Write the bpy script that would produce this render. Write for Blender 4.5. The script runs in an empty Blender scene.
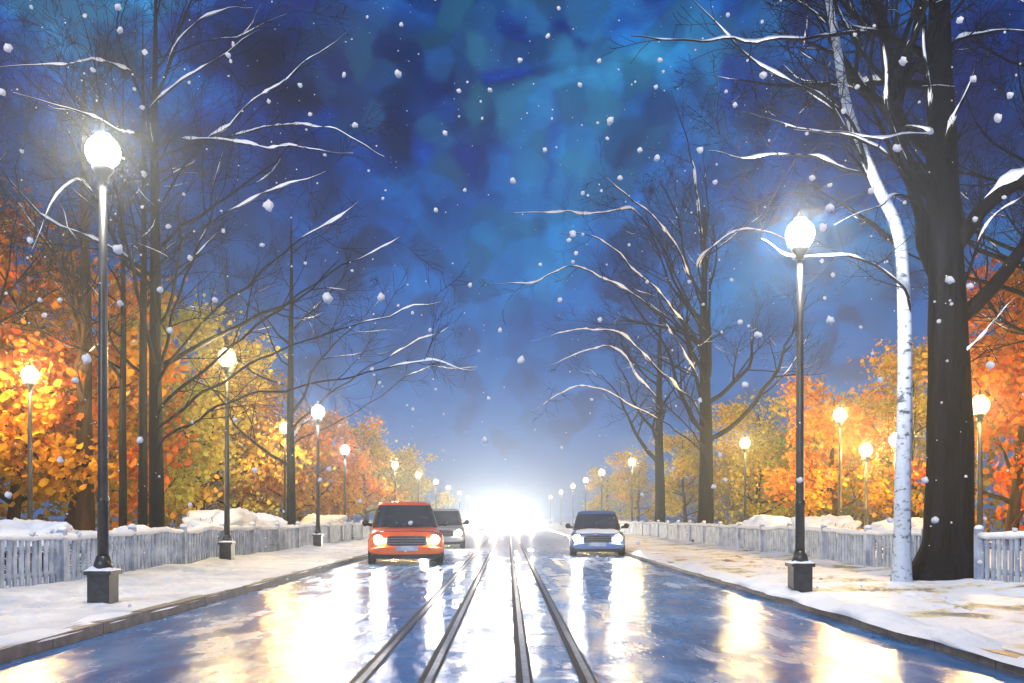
import bpy, bmesh, math, random
from mathutils import Vector, noise, Matrix

R = math.radians
F = 910.0            # focal length in pixels of a 1024 wide frame
EYE = 1.15
U0, V0 = 508.0, 518.0
scene = bpy.context.scene
col = scene.collection

def at(u, v, Y):
    return Vector(((u - U0) / F * Y, Y, EYE + (V0 - v) / F * Y))

# ------------------------------------------------------------------ mesh helpers
class MB:
    def __init__(self):
        self.v = []; self.f = []; self.attr = []; self.smooth = []
    def face(self, idx, smooth=False, a=0.0):
        self.f.append(idx); self.smooth.append(smooth); self.attr.append(a)
    def box(self, x0, x1, y0, y1, z0, z1):
        b = len(self.v)
        self.v += [(x0,y0,z0),(x1,y0,z0),(x1,y1,z0),(x0,y1,z0),(x0,y0,z1),(x1,y0,z1),(x1,y1,z1),(x0,y1,z1)]
        for q in ((0,3,2,1),(4,5,6,7),(0,1,5,4),(1,2,6,5),(2,3,7,6),(3,0,4,7)):
            self.face([b+i for i in q])
    def tube(self, pts, radii, sides=6, cap=True, smooth=True):
        n = len(pts)
        if n < 2: return
        b = len(self.v)
        up = None
        for i in range(n):
            p = pts[i]
            d = (pts[min(i+1,n-1)] - pts[max(i-1,0)])
            if d.length < 1e-7: d = Vector((0,0,1))
            d.normalize()
            if up is None:
                up = Vector((0,0,1)) if abs(d.z) < .9 else Vector((1,0,0))
            s = d.cross(up)
            if s.length < 1e-4: s = d.orthogonal()
            s.normalize(); up = s.cross(d).normalized()
            for k in range(sides):
                a = 2*math.pi*k/sides
                q = p + (s*math.cos(a) + up*math.sin(a))*radii[i]
                self.v.append(tuple(q))
        for i in range(n-1):
            for k in range(sides):
                k2 = (k+1) % sides
                self.face([b+i*sides+k, b+i*sides+k2, b+(i+1)*sides+k2, b+(i+1)*sides+k], smooth)
        if cap:
            self.face([b+k for k in range(sides)][::-1], smooth)
            self.face([b+(n-1)*sides+k for k in range(sides)], smooth)
    def lathe(self, prof, n=16, c=(0,0,0), smooth=True, axis='z'):
        b = len(self.v)
        m = len(prof)
        for (r, z) in prof:
            for k in range(n):
                a = 2*math.pi*k/n
                if axis == 'z': self.v.append((c[0]+r*math.cos(a), c[1]+r*math.sin(a), c[2]+z))
                elif axis == 'x': self.v.append((c[0]+z, c[1]+r*math.cos(a), c[2]+r*math.sin(a)))
                else: self.v.append((c[0]+r*math.cos(a), c[1]+z, c[2]+r*math.sin(a)))
        for i in range(m-1):
            for k in range(n):
                k2 = (k+1) % n
                self.face([b+i*n+k, b+i*n+k2, b+(i+1)*n+k2, b+(i+1)*n+k], smooth)
        if prof[0][0] > 1e-4: self.face([b+k for k in range(n)][::-1], False)
        if prof[-1][0] > 1e-4: self.face([b+(m-1)*n+k for k in range(n)], False)
    def grid(self, fn, nu, nv, smooth=True):
        b = len(self.v)
        for i in range(nu+1):
            for j in range(nv+1):
                self.v.append(tuple(fn(i/nu, j/nv)))
        for i in range(nu):
            for j in range(nv):
                q = b + i*(nv+1) + j
                self.face([q, q+nv+1, q+nv+2, q+1], smooth)
    def build(self, name, mat, parent=None, recalc=True, loc=None):
        me = bpy.data.meshes.new(name)
        me.from_pydata(self.v, [], self.f)
        me.polygons.foreach_set('use_smooth', self.smooth)
        if any(self.attr):
            at_ = me.attributes.new('hue', 'FLOAT', 'FACE')
            at_.data.foreach_set('value', self.attr)
        if recalc:
            bm = bmesh.new(); bm.from_mesh(me)
            bmesh.ops.recalc_face_normals(bm, faces=bm.faces)
            bm.to_mesh(me); bm.free()
        if mat: me.materials.append(mat)
        me.update()
        o = bpy.data.objects.new(name, me); col.objects.link(o)
        if parent: o.parent = parent
        if loc is not None: o.location = loc
        return o

def tag(o, label=None, cat=None, group=None, kind=None):
    if label: o['label'] = label
    if cat: o['category'] = cat
    if group: o['group'] = group
    if kind: o['kind'] = kind
    return o
def empty(name, loc=(0,0,0), rz=0):
    o = bpy.data.objects.new(name, None); col.objects.link(o)
    o.location = loc; o.rotation_euler = (0,0,rz); o.empty_display_size = .2
    return o
def copy_tree(o, parent=None):
    c = o.copy(); col.objects.link(c)
    if parent: c.parent = parent
    for ch in list(o.children): copy_tree(ch, c)
    return c

# ------------------------------------------------------------------ materials
def mat(name):
    m = bpy.data.materials.new(name); m.use_nodes = True
    nt = m.node_tree; nt.nodes.clear()
    out = nt.nodes.new('ShaderNodeOutputMaterial')
    return m, nt, out
def N(nt, t, **kw):
    n = nt.nodes.new(t)
    for k, v in kw.items():
        if k in n.inputs: n.inputs[k].default_value = v
        else: setattr(n, k, v)
    return n
def ramp(nt, stops, interp='LINEAR'):
    r = nt.nodes.new('ShaderNodeValToRGB'); cr = r.color_ramp; cr.interpolation = interp
    while len(cr.elements) < len(stops): cr.elements.new(.5)
    for e, (p, c) in zip(cr.elements, stops):
        e.position = p; e.color = (c[0], c[1], c[2], 1) if not isinstance(c, (int, float)) else (c, c, c, 1)
    return r
def noisy(name, c1, c2, scale=8, rough=.6, bump=.3, bscale=30, bdist=.02, metallic=0, spec=.5, detail=6, stretch=(1,1,1), lo=.35, hi=.65):
    m, nt, out = mat(name); L = nt.links.new
    tc = N(nt,'ShaderNodeTexCoord'); mp = N(nt,'ShaderNodeMapping'); mp.inputs['Scale'].default_value = stretch
    L(tc.outputs['Object'], mp.inputs['Vector'])
    n1 = N(nt,'ShaderNodeTexNoise', Scale=scale, Detail=detail, Roughness=.6); L(mp.outputs[0], n1.inputs['Vector'])
    rp = ramp(nt, [(lo,c1),(hi,c2)]); L(n1.outputs['Fac'], rp.inputs['Fac'])
    p = N(nt,'ShaderNodeBsdfPrincipled', Roughness=rough, Metallic=metallic); p.inputs['Specular IOR Level'].default_value = spec
    L(rp.outputs[0], p.inputs['Base Color'])
    if bump:
        n2 = N(nt,'ShaderNodeTexNoise', Scale=bscale, Detail=5); L(mp.outputs[0], n2.inputs['Vector'])
        b = N(nt,'ShaderNodeBump', Strength=bump, Distance=bdist); L(n2.outputs['Fac'], b.inputs['Height']); L(b.outputs[0], p.inputs['Normal'])
    L(p.outputs[0], out.inputs['Surface'])
    return m

M = {}
M['snow'] = noisy('snow', (.66,.73,.85), (.80,.84,.91), 1.6, .75, .5, 14, .04, spec=.3)
M['trodden'] = noisy('trodden_snow', (.48,.56,.70), (.78,.82,.89), 1.1, .6, .9, 5.5, .09, spec=.4)
M['bark'] = noisy('bark', (.002,.003,.007), (.010,.011,.018), 5, .9, 1.0, 16, .06, spec=.12, stretch=(1,1,.2))
M['brown_bark'] = noisy('brown_bark', (.025,.015,.012), (.075,.042,.028), 5, .9, 1.0, 16, .06, spec=.15, stretch=(1,1,.2))
M['iron'] = noisy('dark_iron', (.012,.014,.02), (.035,.037,.045), 9, .38, .15, 40, .004, metallic=.0)
M['picket'] = noisy('painted_picket', (.13,.19,.31), (.38,.45,.58), 3, .6, .3, 30, .004)
M['kerb'] = noisy('kerb_stone', (.06,.065,.085), (.16,.165,.19), 6, .5, .4, 30, .01)
M['steel'] = noisy('rail_steel', (.05,.07,.12), (.22,.28,.38), 10, .30, .15, 40, .003, metallic=1.0)
M['rubber'] = noisy('rubber', (.012,.012,.014), (.025,.025,.027), 10, .8, .2, 50, .003)
M['trim'] = noisy('black_trim', (.006,.007,.012), (.018,.02,.028), 10, .55, .1, 50, .003, spec=.25)
M['rim'] = noisy('wheel_metal', (.2,.2,.22), (.4,.4,.42), 10, .35, .1, 50, .003, metallic=.9)

def paint(name, c):
    m, nt, out = mat(name); L = nt.links.new
    tc = N(nt,'ShaderNodeTexCoord'); n = N(nt,'ShaderNodeTexNoise', Scale=2.5, Detail=6); L(tc.outputs['Object'], n.inputs['Vector'])
    rp = ramp(nt, [(.3,[x*.72 for x in c]),(.7,c)]); L(n.outputs['Fac'], rp.inputs['Fac'])
    p = N(nt,'ShaderNodeBsdfPrincipled', Roughness=.38); p.inputs['Coat Weight'].default_value=.5; p.inputs['Coat Roughness'].default_value=.12
    L(rp.outputs[0], p.inputs['Base Color']); L(p.outputs[0], out.inputs['Surface'])
    return m
M['orange'] = paint('orange_paint', (.66,.10,.008))
M['navy'] = paint('navy_paint', (.07,.14,.34))
M['grey'] = paint('silver_grey_paint', (.33,.34,.4))
M['white'] = paint('white_paint', (.7,.71,.74))
m, nt, out = mat('dark_glass')
p = N(nt,'ShaderNodeBsdfPrincipled', Roughness=.08); p.inputs['Base Color'].default_value=(.012,.018,.035,1)
n_ = N(nt,'ShaderNodeTexNoise', Scale=7.0, Detail=4); r_ = ramp(nt,[(.35,.05),(.7,.3)]); nt.links.new(n_.outputs['Fac'], r_.inputs['Fac']); nt.links.new(r_.outputs[0], p.inputs['Roughness'])
nt.links.new(p.outputs[0], out.inputs['Surface']); M['glass'] = m

def glow(name, c, s):
    m, nt, out = mat(name)
    e = N(nt,'ShaderNodeEmission', Strength=s); e.inputs['Color'].default_value = (*c, 1)
    nt.links.new(e.outputs[0], out.inputs['Surface']); return m
LP = 2.0
M['lamp_white'] = glow('lamp_glow_white', (1,.86,.66), 7)
M['lamp_yellow'] = glow('lamp_glow_yellow', (1,.78,.46), 6)
M['lamp_orange'] = glow('lamp_glow_orange', (1,.70,.36), 6)
for k_ in ('lamp_white','lamp_yellow','lamp_orange'): M[k_].cycles.emission_sampling = 'NONE'    # the bulb inside gives the light
BULB = {'lamp_white': ((1,.90,.74), 850), 'lamp_yellow': ((1,.70,.28), 1450), 'lamp_orange': ((1,.60,.18), 1600)}
M['headlight'] = glow('headlight_glow', (1,.93,.82), 380)
M['headlight_far'] = glow('headlight_glow_far', (1,.95,.90), 60)
M['headlight_far'].cycles.emission_sampling = 'NONE'

def leaf_mat():
    m, nt, out = mat('autumn_leaves'); L = nt.links.new
    oi = N(nt,'ShaderNodeObjectInfo'); a = N(nt,'ShaderNodeAttribute', attribute_name='hue')
    hs = N(nt,'ShaderNodeHueSaturation'); L(oi.outputs['Color'], hs.inputs['Color'])
    mr = N(nt,'ShaderNodeMapRange'); mr.inputs['To Min'].default_value=.475; mr.inputs['To Max'].default_value=.545
    L(a.outputs['Fac'], mr.inputs['Value']); L(mr.outputs[0], hs.inputs['Hue'])
    w = N(nt,'ShaderNodeTexWhiteNoise', noise_dimensions='1D'); L(a.outputs['Fac'], w.inputs['W'])
    mv = N(nt,'ShaderNodeMapRange'); mv.inputs['To Min'].default_value=.45; mv.inputs['To Max'].default_value=1.25
    L(w.outputs['Value'], mv.inputs['Value']); L(mv.outputs[0], hs.inputs['Value'])
    d = N(nt,'ShaderNodeBsdfDiffuse'); t = N(nt,'ShaderNodeBsdfTranslucent')
    L(hs.outputs[0], d.inputs['Color']); L(hs.outputs[0], t.inputs['Color'])
    mx = N(nt,'ShaderNodeMixShader', Fac=.45); L(d.outputs[0], mx.inputs[1]); L(t.outputs[0], mx.inputs[2])
    L(mx.outputs[0], out.inputs['Surface']); return m
M['leaf'] = leaf_mat()

def flake_mat():
    m, nt, out = mat('snowflake'); L = nt.links.new
    d = N(nt,'ShaderNodeBsdfDiffuse'); t = N(nt,'ShaderNodeBsdfTranslucent')
    d.inputs['Color'].default_value=(.95,.95,.96,1); t.inputs['Color'].default_value=(.95,.95,.96,1)
    mx = N(nt,'ShaderNodeMixShader', Fac=.35); L(d.outputs[0], mx.inputs[1]); L(t.outputs[0], mx.inputs[2])
    L(mx.outputs[0], out.inputs['Surface']); return m
M['flake'] = flake_mat()

def road_mat():
    m, nt, out = mat('wet_asphalt'); L = nt.links.new
    tc = N(nt,'ShaderNodeTexCoord')
    mp = N(nt,'ShaderNodeMapping'); mp.inputs['Scale'].default_value=(1.0,.35,1); L(tc.outputs['Object'], mp.inputs['Vector'])
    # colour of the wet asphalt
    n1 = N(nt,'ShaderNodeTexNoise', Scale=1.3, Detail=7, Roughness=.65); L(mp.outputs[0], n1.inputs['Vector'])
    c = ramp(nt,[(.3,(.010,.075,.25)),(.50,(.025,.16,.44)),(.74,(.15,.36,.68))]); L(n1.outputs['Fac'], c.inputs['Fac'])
    # slush lying in patches, denser farther along the street and between the rails
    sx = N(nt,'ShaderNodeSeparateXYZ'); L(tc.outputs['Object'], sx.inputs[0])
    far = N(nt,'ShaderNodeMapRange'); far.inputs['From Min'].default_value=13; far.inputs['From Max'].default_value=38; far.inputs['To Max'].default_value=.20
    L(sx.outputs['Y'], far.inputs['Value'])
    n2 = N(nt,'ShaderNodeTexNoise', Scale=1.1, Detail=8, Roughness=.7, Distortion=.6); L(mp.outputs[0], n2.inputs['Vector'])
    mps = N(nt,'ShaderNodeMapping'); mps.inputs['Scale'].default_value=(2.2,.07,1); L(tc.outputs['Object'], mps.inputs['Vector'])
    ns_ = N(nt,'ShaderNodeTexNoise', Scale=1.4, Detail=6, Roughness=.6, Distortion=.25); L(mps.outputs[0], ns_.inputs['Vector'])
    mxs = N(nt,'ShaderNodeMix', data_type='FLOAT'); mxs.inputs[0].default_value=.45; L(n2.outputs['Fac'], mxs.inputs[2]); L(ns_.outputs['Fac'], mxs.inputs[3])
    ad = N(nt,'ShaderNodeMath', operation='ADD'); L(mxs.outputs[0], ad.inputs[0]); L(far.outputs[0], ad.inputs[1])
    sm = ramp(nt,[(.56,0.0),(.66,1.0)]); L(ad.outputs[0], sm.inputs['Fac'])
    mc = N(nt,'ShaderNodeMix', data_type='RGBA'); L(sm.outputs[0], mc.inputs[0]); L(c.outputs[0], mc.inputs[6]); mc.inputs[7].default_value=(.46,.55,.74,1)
    p = N(nt,'ShaderNodeBsdfPrincipled'); L(mc.outputs[2], p.inputs['Base Color'])
    n3 = N(nt,'ShaderNodeTexNoise', Scale=2.1, Detail=7, Roughness=.65); L(mp.outputs[0], n3.inputs['Vector'])
    rr = ramp(nt,[(.38,.06),(.50,.17),(.62,.36)]); L(n3.outputs['Fac'], rr.inputs['Fac'])
    mrr = N(nt,'ShaderNodeMix', data_type='FLOAT'); L(sm.outputs[0], mrr.inputs[0]); L(rr.outputs[0], mrr.inputs[2]); mrr.inputs[3].default_value=.5
    L(mrr.outputs[0], p.inputs['Roughness'])
    p.inputs['IOR'].default_value = 1.4
    p.inputs['Coat Weight'].default_value = .0
    n4 = N(nt,'ShaderNodeTexNoise', Scale=2.6, Detail=5); L(tc.outputs['Object'], n4.inputs['Vector'])
    b1 = N(nt,'ShaderNodeBump', Strength=.45, Distance=.03); L(n4.outputs['Fac'], b1.inputs['Height'])
    n5 = N(nt,'ShaderNodeTexNoise', Scale=120, Detail=3); L(tc.outputs['Object'], n5.inputs['Vector'])
    b2 = N(nt,'ShaderNodeBump', Strength=.3, Distance=.004); L(n5.outputs['Fac'], b2.inputs['Height']); L(b1.outputs[0], b2.inputs['Normal'])
    L(b2.outputs[0], p.inputs['Normal']); L(p.outputs[0], out.inputs['Surface']); return m
M['road'] = road_mat()

def patchy_snow_mat():
    # right-hand pavement: thin snow, yellowish patches, wet dark patches
    m, nt, out = mat('snow_with_yellow_patches'); L = nt.links.new
    tc = N(nt,'ShaderNodeTexCoord')
    n1 = N(nt,'ShaderNodeTexNoise', Scale=.9, Detail=8, Roughness=.7); L(tc.outputs['Object'], n1.inputs['Vector'])
    c = ramp(nt,[(.34,(.05,.08,.17)),(.40,(.24,.25,.25)),(.44,(.60,.55,.33)),(.485,(.68,.74,.86)),(.8,(.78,.83,.92))]); L(n1.outputs['Fac'], c.inputs['Fac'])
    n2 = N(nt,'ShaderNodeTexNoise', Scale=14, Detail=5); L(tc.outputs['Object'], n2.inputs['Vector'])
    b = N(nt,'ShaderNodeBump', Strength=.6, Distance=.04); L(n2.outputs['Fac'], b.inputs['Height'])
    p = N(nt,'ShaderNodeBsdfPrincipled', Roughness=.6); L(c.outputs[0], p.inputs['Base Color']); L(b.outputs[0], p.inputs['Normal'])
    L(p.outputs[0], out.inputs['Surface']); return m
M['patchy_snow'] = patchy_snow_mat()

# ------------------------------------------------------------------ world: night sky with blotchy cloud
SUN_EL, SUN_ROT = R(24), R(200)
def build_world():
    w = bpy.data.worlds.new('World'); scene.world = w; w.use_nodes = True
    nt = w.node_tree; nt.nodes.clear(); L = nt.links.new
    out = N(nt,'ShaderNodeOutputWorld'); bg = N(nt,'ShaderNodeBackground', Strength=1.0)
    tc = N(nt,'ShaderNodeTexCoord')
    # warp
    nw = N(nt,'ShaderNodeTexNoise', Scale=13, Detail=6); L(tc.outputs['Generated'], nw.inputs['Vector'])
    sc = N(nt,'ShaderNodeVectorMath', operation='SCALE'); sc.inputs['Scale'].default_value=.06; L(nw.outputs['Color'], sc.inputs[0])
    ad = N(nt,'ShaderNodeVectorMath', operation='ADD'); L(tc.outputs['Generated'], ad.inputs[0]); L(sc.outputs[0], ad.inputs[1])
    n1 = N(nt,'ShaderNodeTexNoise', Scale=4.2, Detail=7, Roughness=.58, Distortion=.5); L(ad.outputs[0], n1.inputs['Vector'])
    c = ramp(nt,[(.33,(.0005,.004,.05)),(.43,(.0005,.016,.15)),(.50,(.0005,.045,.31)),(.56,(.002,.12,.50)),(.64,(.015,.28,.68)),(.76,(.14,.46,.72))])
    L(n1.outputs['Fac'], c.inputs['Fac'])
    # small blotches
    v = N(nt,'ShaderNodeTexVoronoi', Scale=34, feature='SMOOTH_F1', Smoothness=.5); L(ad.outputs[0], v.inputs['Vector'])
    sv = N(nt,'ShaderNodeSeparateColor'); L(v.outputs['Color'], sv.inputs[0])
    mv = N(nt,'ShaderNodeMapRange'); mv.inputs['To Min'].default_value=.45; mv.inputs['To Max'].default_value=1.6; L(sv.outputs[0], mv.inputs['Value'])
    mul = N(nt,'ShaderNodeVectorMath', operation='SCALE'); L(c.outputs[0], mul.inputs[0]); L(mv.outputs[0], mul.inputs['Scale'])
    # violet cast here and there
    n2 = N(nt,'ShaderNodeTexNoise', Scale=3.1, Detail=3); L(ad.outputs[0], n2.inputs['Vector'])
    r2 = ramp(nt,[(.52,0.0),(.72,.55)]); L(n2.outputs['Fac'], r2.inputs['Fac'])
    vi = N(nt,'ShaderNodeMix', data_type='RGBA'); L(r2.outputs[0], vi.inputs[0]); L(mul.outputs[0], vi.inputs[6]); vi.inputs[7].default_value=(.06,.05,.26,1)
    # thin teal cloud high over the avenue
    dv = N(nt,'ShaderNodeVectorMath', operation='DISTANCE'); L(ad.outputs[0], dv.inputs[0]); dv.inputs[1].default_value=(.08,.91,.53)
    rt = ramp(nt,[(.04,.6),(.14,.35),(.28,0.0)]); L(dv.outputs['Value'], rt.inputs['Fac'])
    mt_ = N(nt,'ShaderNodeMath', operation='MULTIPLY'); L(rt.outputs[0], mt_.inputs[0]); L(sv.outputs[1], mt_.inputs[1])
    te = N(nt,'ShaderNodeMix', data_type='RGBA'); L(mt_.outputs[0], te.inputs[0]); L(vi.outputs[2], te.inputs[6]); te.inputs[7].default_value=(.05,.36,.58,1)
    # dark violet cloud banks to both sides
    ax = N(nt,'ShaderNodeSeparateXYZ'); L(ad.outputs[0], ax.inputs[0]); ab = N(nt,'ShaderNodeMath', operation='ABSOLUTE'); L(ax.outputs['X'], ab.inputs[0])
    ra = ramp(nt,[(.22,0.0),(.42,.85)]); L(ab.outputs[0], ra.inputs['Fac'])
    ma = N(nt,'ShaderNodeMath', operation='MULTIPLY'); L(ra.outputs[0], ma.inputs[0]); L(sv.outputs[2], ma.inputs[1])
    dkv = N(nt,'ShaderNodeMix', data_type='RGBA'); L(ma.outputs[0], dkv.inputs[0]); L(te.outputs[2], dkv.inputs[6]); dkv.inputs[7].default_value=(.010,.008,.07,1)
    # clearer, brighter blue low over the street
    sxb = N(nt,'ShaderNodeSeparateXYZ'); L(ad.outputs[0], sxb.inputs[0])
    rb = ramp(nt,[(.03,.9),(.16,.75),(.27,.4),(.40,0.0)]); L(sxb.outputs['Z'], rb.inputs['Fac'])
    nb = N(nt,'ShaderNodeMath', operation='MULTIPLY'); L(rb.outputs[0], nb.inputs[0]); L(mv.outputs[0], nb.inputs[1])
    lo_ = N(nt,'ShaderNodeMix', data_type='RGBA'); L(nb.outputs[0], lo_.inputs[0]); L(dkv.outputs[2], lo_.inputs[6]); lo_.inputs[7].default_value=(.004,.17,.58,1)
    # horizon paling
    sx = N(nt,'ShaderNodeSeparateXYZ'); L(tc.outputs['Generated'], sx.inputs[0])
    rz = ramp(nt,[(0.0,.6),(.04,.3),(.10,.04),(.16,0.0)]); L(sx.outputs['Z'], rz.inputs['Fac'])
    hz = N(nt,'ShaderNodeMix', data_type='RGBA'); L(rz.outputs[0], hz.inputs[0]); L(lo_.outputs[2], hz.inputs[6]); hz.inputs[7].default_value=(.25,.42,.78,1)
    sky = N(nt,'ShaderNodeTexSky', sky_type='NISHITA', sun_disc=False, sun_elevation=SUN_EL, sun_rotation=SUN_ROT)
    sk = N(nt,'ShaderNodeVectorMath', operation='SCALE'); sk.inputs['Scale'].default_value=.0008; L(sky.outputs[0], sk.inputs[0])
    sm = N(nt,'ShaderNodeVectorMath', operation='ADD'); L(hz.outputs[2], sm.inputs[0]); L(sk.outputs[0], sm.inputs[1])
    L(sm.outputs[0], bg.inputs['Color']); L(bg.outputs[0], out.inputs['Surface'])
build_world()
sd = bpy.data.lights.new('moonlight', 'SUN'); sd.energy = 2.0; sd.angle = R(10); sd.color = (.86,.91,1.0)
so = bpy.data.objects.new('moonlight', sd); col.objects.link(so)
_d = Vector((math.sin(SUN_ROT)*math.cos(SUN_EL), math.cos(SUN_ROT)*math.cos(SUN_EL), math.sin(SUN_EL)))   # direction to the light
so.rotation_euler = (-_d).to_track_quat('-Z', 'Y').to_euler(); so.location = (0,-20,30)

# ------------------------------------------------------------------ ground
KL, KR = -4.0, 3.75        # kerb lines
FL, FR = -6.7, 7.3         # fence lines
def nz(x, y, s, seed=0): return noise.noise(Vector((x*s+seed*17.3, y*s-seed*9.1, seed*3.7)))
def ysteps(y0, y1, k=1.045, d0=.18):
    ys = [y0]; d = d0
    while ys[-1] < y1:
        ys.append(ys[-1]+d)
        if ys[-1] > 8: d *= k
    ys[-1] = y1; return ys
def sheet(name, xs, ys, zf, m):
    mb = MB()
    for y in ys:
        for x in xs: mb.v.append((x, y, zf(x, y)))
    n = len(xs)
    for j in range(len(ys)-1):
        for i in range(n-1):
            q = j*n+i; mb.face([q, q+1, q+n+1, q+n], True)
    o = mb.build(name, m, recalc=False); o['kind'] = 'structure'; return o
g = MB(); g.v = [(-1500,-200,-.06),(1500,-200,-.06),(1500,2500,-.06),(-1500,2500,-.06)]; g.face([0,1,2,3])
g.build('ground', M['snow'], recalc=False)['kind'] = 'structure'
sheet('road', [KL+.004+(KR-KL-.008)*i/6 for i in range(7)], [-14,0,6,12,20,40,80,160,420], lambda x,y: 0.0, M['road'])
def lin(a, b, n): return [a+(b-a)*i/n for i in range(n+1)]
def smooth(t): t = max(0,min(1,t)); return t*t*(3-2*t)
STEPS = {}
def trail(x0, y0, x1, y1, seed):
    rnd = random.Random(seed); a = Vector((x0,y0)); b = Vector((x1,y1)); d = (b-a).normalized(); n = Vector((-d.y,d.x)); t = 0; k = 0
    while t < (b-a).length:
        p = a+d*t+n*((.13 if k%2 else -.13)+rnd.gauss(0,.04)+.25*math.sin(t*.5+seed)); STEPS.setdefault(int(p.y//1),[]).append((p.x,p.y)); t += .62+rnd.gauss(0,.05); k += 1
trail(-5.3,6,-5.2,34,1); trail(-5.9,34,-5.6,5,2); trail(-4.9,9,-5.9,20,3); trail(-6.2,7,-5.0,18,4); trail(5.4,6,5.2,30,5); trail(6.1,30,5.0,7,6); trail(4.6,14,6.4,24,7)
def dent(x, y):
    r = 0
    for j in (-1,0,1):
        for (a,b) in STEPS.get(int(y//1)+j, ()):
            q = ((x-a)/.075)**2+((y-b)/.17)**2
            if q < 6: r += -.055*math.exp(-q*q*.8)+.016*math.exp(-(q-2.2)**2)
    return max(r,-.06)
def zl(x, y):
    z = .125 + .035*nz(x,y,.9,1) + .02*nz(x,y,2.6,2)
    e = smooth((KL-.14-x)/.5)                     # down to the kerb
    bank = .07*smooth((-5.6-x)/.9)*(1+.6*nz(x,y,.5,3))
    return .122 + (z-.122+.02+.010*nz(x,y,7,11)+dent(x,y))*e + bank
def zr(x, y):
    z = .125 + .035*nz(x,y,.9,4) + .02*nz(x,y,2.6,5)
    e = smooth((x-KR-.14)/.5)
    bank = .06*smooth((x-6.3)/.9)*(1+.6*nz(x,y,.5,6))
    return .122 + (z-.122+.02+.010*nz(x,y,7,12)+dent(x,y))*e + bank
YS = ysteps(-12, 420)
YP = ysteps(-4, 30, 1.008, .055)+ysteps(30.4, 420, 1.06, .5)
sheet('pavement', lin(KL-.14, FL-.1, 52), YP, zl, M['trodden'])
sheet('pavement', lin(KR+.14, FR+.1, 66), YP, zr, M['patchy_snow'])
def zpl(x,y): return zl(FL-.1,y) + .25*nz(x,y,.12,7)*smooth((FL-.1-x)/4) + .05*nz(x,y,.7,8)*smooth((FL-.1-x)/1)
def zpr(x,y): return zr(FR+.1,y) + .25*nz(x,y,.12,9)*smooth((x-FR-.1)/4) + .05*nz(x,y,.7,10)*smooth((x-FR-.1)/1)
sheet('park_ground', [FL-.1-90*(i/26)**2 for i in range(27)], YS, zpl, M['snow'])
sheet('park_ground', [FR+.1+90*(i/26)**2 for i in range(27)], YS, zpr, M['snow'])
def kerb(x0, x1, seed):
    mb = MB(); y = -12.0; rnd = random.Random(seed)
    while y < 300:
        l = 1.0 if y < 60 else 20
        dz = rnd.uniform(-.006,.006); mb.box(x0, x1, y+.006, y+l-.006, -.05, .118+dz); y += l
    o = mb.build('kerb', M['kerb'], recalc=False); o['kind'] = 'structure'; return o
kerb(KL-.14, KL, 1); kerb(KR, KR+.14, 2)
# snow heaped along the kerbs
def ridge(name, xc, hw, h, seed, y0, y1, cut):
    mb = MB(); ys = ysteps(y0, y1, 1.03, .09); n = 15
    for y in ys:
        a = max(.12, .55+.5*nz(xc,y,.5,seed)+.45*nz(xc,y,1.7,seed+1) - cut)
        for i in range(n):
            t = i/(n-1)*2-1
            mb.v.append((xc+t*hw*(1+.4*nz(i*.3,y,1.5,seed+2)), y, .09+ (h*a*(1-t*t)**.7)*(1+.35*nz(xc+t,y,4,seed+3)) ))
    for j in range(len(ys)-1):
        for i in range(n-1):
            q = j*n+i; mb.face([q,q+1,q+n+1,q+n], True)
    return mb.build(name, M['snow'], recalc=False)
tag(ridge('snow_heap', KR+.12, .24, .16, 21, 2, 120, .05), 'long white ridge of ploughed snow along the right kerb', 'snow', kind='stuff')
tag(ridge('snow_heap', KL-.22, .22, .10, 31, 2, 120, .1), 'low ridge of ploughed snow along the left kerb', 'snow', kind='stuff')

# tram rails
RAILS = [(-1.04,'tram rail farthest left in the wet road, nearest the orange van'), (-.56,'tram rail second from the left, paired with the outer left rail'),
         (.13,'tram rail just right of the middle of the road'), (.58,'tram rail farthest right in the wet road, nearest the dark car')]
for x, lb in RAILS:
    root = empty('tram_rail', (x, 0, 0))
    h = MB(); h.box(-.024,.024,-12,180,-.02,.007); h.build('rail_head', M['steel'], root)
    s = MB(); s.box(-.072,-.026,-12,180,-.02,.004); s.box(.026,.046,-12,180,-.02,.004); s.build('groove', M['trim'], root)
    tag(root, lb, 'rail', 'tram rails set in the road')

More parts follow.
